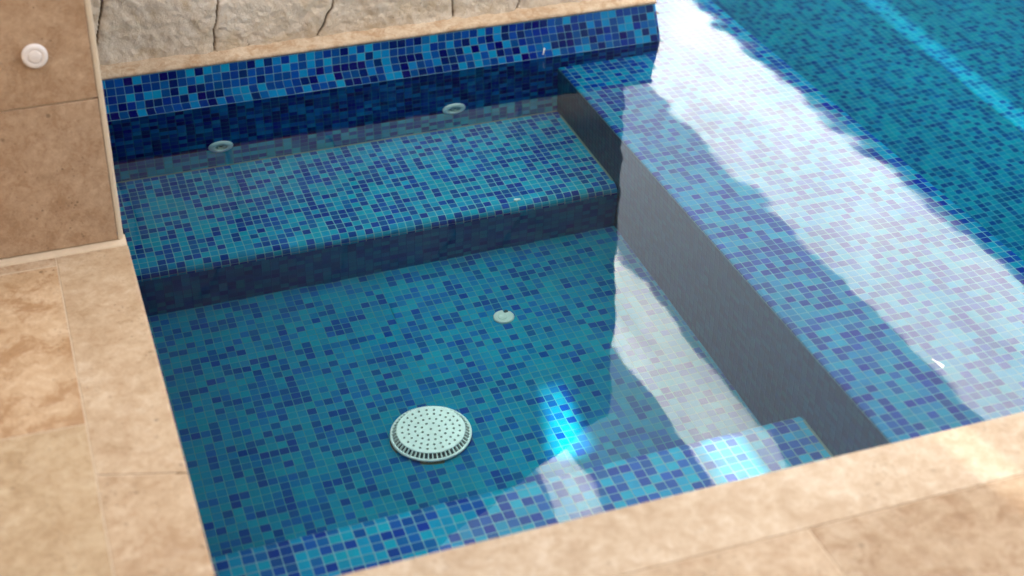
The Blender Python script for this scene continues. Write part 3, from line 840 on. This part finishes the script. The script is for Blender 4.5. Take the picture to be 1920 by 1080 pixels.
# unseen wall added on the left: shades the basin, slots shaped to place sun beams
HX = -4.0
SD = Vector((cos(R(SUN_EL))*cos(R(SUN_AZ)), cos(R(SUN_EL))*sin(R(SUN_AZ)), -sin(R(SUN_EL))))
def on_blocker(p):
    """where the sun ray that lights point p (under or above water) crosses the facade"""
    x, y, z = p
    if z < 0:
        k = sin(pi/2-R(SUN_EL))/1.333; tr = k/math.sqrt(1-k*k)
        x -= -z*tr*cos(R(SUN_AZ)); y -= -z*tr*sin(R(SUN_AZ)); z = 0
    t_ = (x-HX)/SD.x
    return (y - SD.y*t_, z - SD.z*t_)
BEAM_SLOTS = [  # slots traced back along the sun ray from each wanted patch
 [on_blocker(p) for p in ((3.112, 2.6, ZP), (3.142, 7.0, ZP), (3.186, 7.0, ZP), (3.156, 2.6, ZP))],
 [on_blocker(p) for p in ((1.062, 2.76, ZF), (.955, 2.41, ZF), (1.042, 2.41, ZF))],
 [on_blocker(p) for p in ((1.215, 2.19, ZB), (1.215, 1.84, ZB), (1.262, 1.84, ZB), (1.270, 2.19, ZB))],
 [on_blocker(p) for p in ((1.40, 1.73, ZC), (1.432, 1.48, ZC), (1.49, 1.2, ZC), (1.52, 1.2, ZC), (1.456, 1.48, ZC), (1.425, 1.73, ZC))],
]
root = empty('sun_blocker', (HX-2, 3, .085)); tag(root, 'unseen cream plastered blocker added left of the pool to shade it', 'sun_blocker')
bm = bmesh.new()
def ring(poly):
    vs = [bm.verts.new((HX, y, z)) for y, z in poly]; return [bm.edges.new((vs[i], vs[(i+1) % len(vs)])) for i in range(len(vs))]
H_TOP = 7.7
es = ring([(-5, .085), (15, .085), (15, H_TOP), (-5, H_TOP)]) 
for P in BEAM_SLOTS: es += ring(P)
bmesh.ops.triangle_fill(bm, use_beauty=True, edges=es)
def inside(p, poly):
    c = False; n_ = len(poly)
    for i in range(n_):
        (y1, z1), (y2, z2) = poly[i], poly[(i+1) % n_]
        if (z1 > p[1]) != (z2 > p[1]) and p[0] < (y2-y1)*(p[1]-z1)/(z2-z1)+y1: c = not c
    return c
bad = [f for f in bm.faces if any(inside((f.calc_center_median().y, f.calc_center_median().z), P) for P in BEAM_SLOTS)]
bmesh.ops.delete(bm, geom=bad, context='FACES')
ret = bmesh.ops.extrude_face_region(bm, geom=list(bm.faces))
bmesh.ops.translate(bm, verts=[v for v in ret['geom'] if isinstance(v, bmesh.types.BMVert)], vec=(-.02, 0, 0))
obj('blocker_wall', bm, M_PLASTER, root)
bm = BM(); box(bm, (HX+.002, -6, 2.75), (4.5, .75, 2.95)); obj('sky_blocker', bm, M_PLASTER, root)  # unseen roof added to cut skylight on basin and deck
for px in (-2.6, 4.2):
    bm = BM(); box(bm, (px, .45, .121), (px+.22, .67, 2.748)); obj('blocker_column', bm, M_PLASTER, root)
bm = BM(); box(bm, (HX+.002, -6.2, .121), (4.5, -6.003, 2.95)); obj('rear_wall', bm, M_PLASTER, root)

# ---------------------------------------------------------------- light, sky, camera
w = bpy.data.worlds.new('World'); sc.world = w; w.use_nodes = True
nt = w.node_tree; nt.nodes.clear()
sky = nt.nodes.new('ShaderNodeTexSky'); sky.sky_type = 'NISHITA'; sky.sun_disc = False
sky.sun_elevation = R(SUN_EL); sky.sun_rotation = R(270); sky.air_density = 1.0; sky.dust_density = 3.0; sky.ozone_density = .6
bg = nt.nodes.new('ShaderNodeBackground'); bg.inputs[1].default_value = .11
ow = nt.nodes.new('ShaderNodeOutputWorld'); hs = nt.nodes.new('ShaderNodeHueSaturation'); hs.inputs['Saturation'].default_value = .38
tm = nt.nodes.new('ShaderNodeMix'); tm.data_type = 'RGBA'; tm.blend_type = 'MULTIPLY'; tm.inputs[0].default_value = 1; tm.inputs[7].default_value = (1.0, .94, .85, 1)
nt.links.new(sky.outputs[0], hs.inputs['Color']); nt.links.new(hs.outputs[0], tm.inputs[6]); nt.links.new(tm.outputs[2], bg.inputs[0]); nt.links.new(bg.outputs[0], ow.inputs[0])
ld = bpy.data.lights.new('sun', 'SUN'); ld.energy = 4.9; ld.angle = R(.45); ld.color = (1, .965, .91)
lo = bpy.data.objects.new('sun', ld); link(lo)
d = Vector((cos(R(SUN_EL))*cos(R(SUN_AZ)), cos(R(SUN_EL))*sin(R(SUN_AZ)), -sin(R(SUN_EL))))
lo.rotation_euler = d.to_track_quat('-Z', 'Y').to_euler(); lo.location = (-8, 2, 10)
try:
    ld.cycles.is_caustics_light = True
    water.cycles.is_caustics_caster = True
    for o in receivers: o.cycles.is_caustics_receiver = True
    for o in sc.objects:
        if o.type == 'MESH' and o.parent and o.parent.name.split('.')[0] in ('main_drain', 'floor_inlet', 'wall_jet'): o.cycles.is_caustics_receiver = True
except Exception as ex: print('caustics flags', ex)

cd = bpy.data.cameras.new('camera'); cam = bpy.data.objects.new('camera', cd); link(cam)
cam.location = (0, 0, 1.75)
cd.sensor_width = 36; cd.lens = 2810/1920*36; cd.clip_start = .05; cd.clip_end = 1000
cam.rotation_euler = (R(90-32.787), 0, R(-19.402))
cd.dof.use_dof = True; cd.dof.focus_distance = 3.55; cd.dof.aperture_fstop = 2.2
sc.camera = cam

vs = sc.view_settings; vs.view_transform = 'Standard'; vs.look = 'None'; vs.gamma = 1; vs.exposure = 3.42; vs.use_curve_mapping = False
cy = sc.cycles
cy.use_denoising = True; cy.max_bounces = 10; cy.diffuse_bounces = 4; cy.glossy_bounces = 4; cy.transmission_bounces = 8; cy.transparent_max_bounces = 8
cy.caustics_refractive = True; cy.caustics_reflective = False; cy.blur_glossy = .5; cy.sample_clamp_indirect = 12
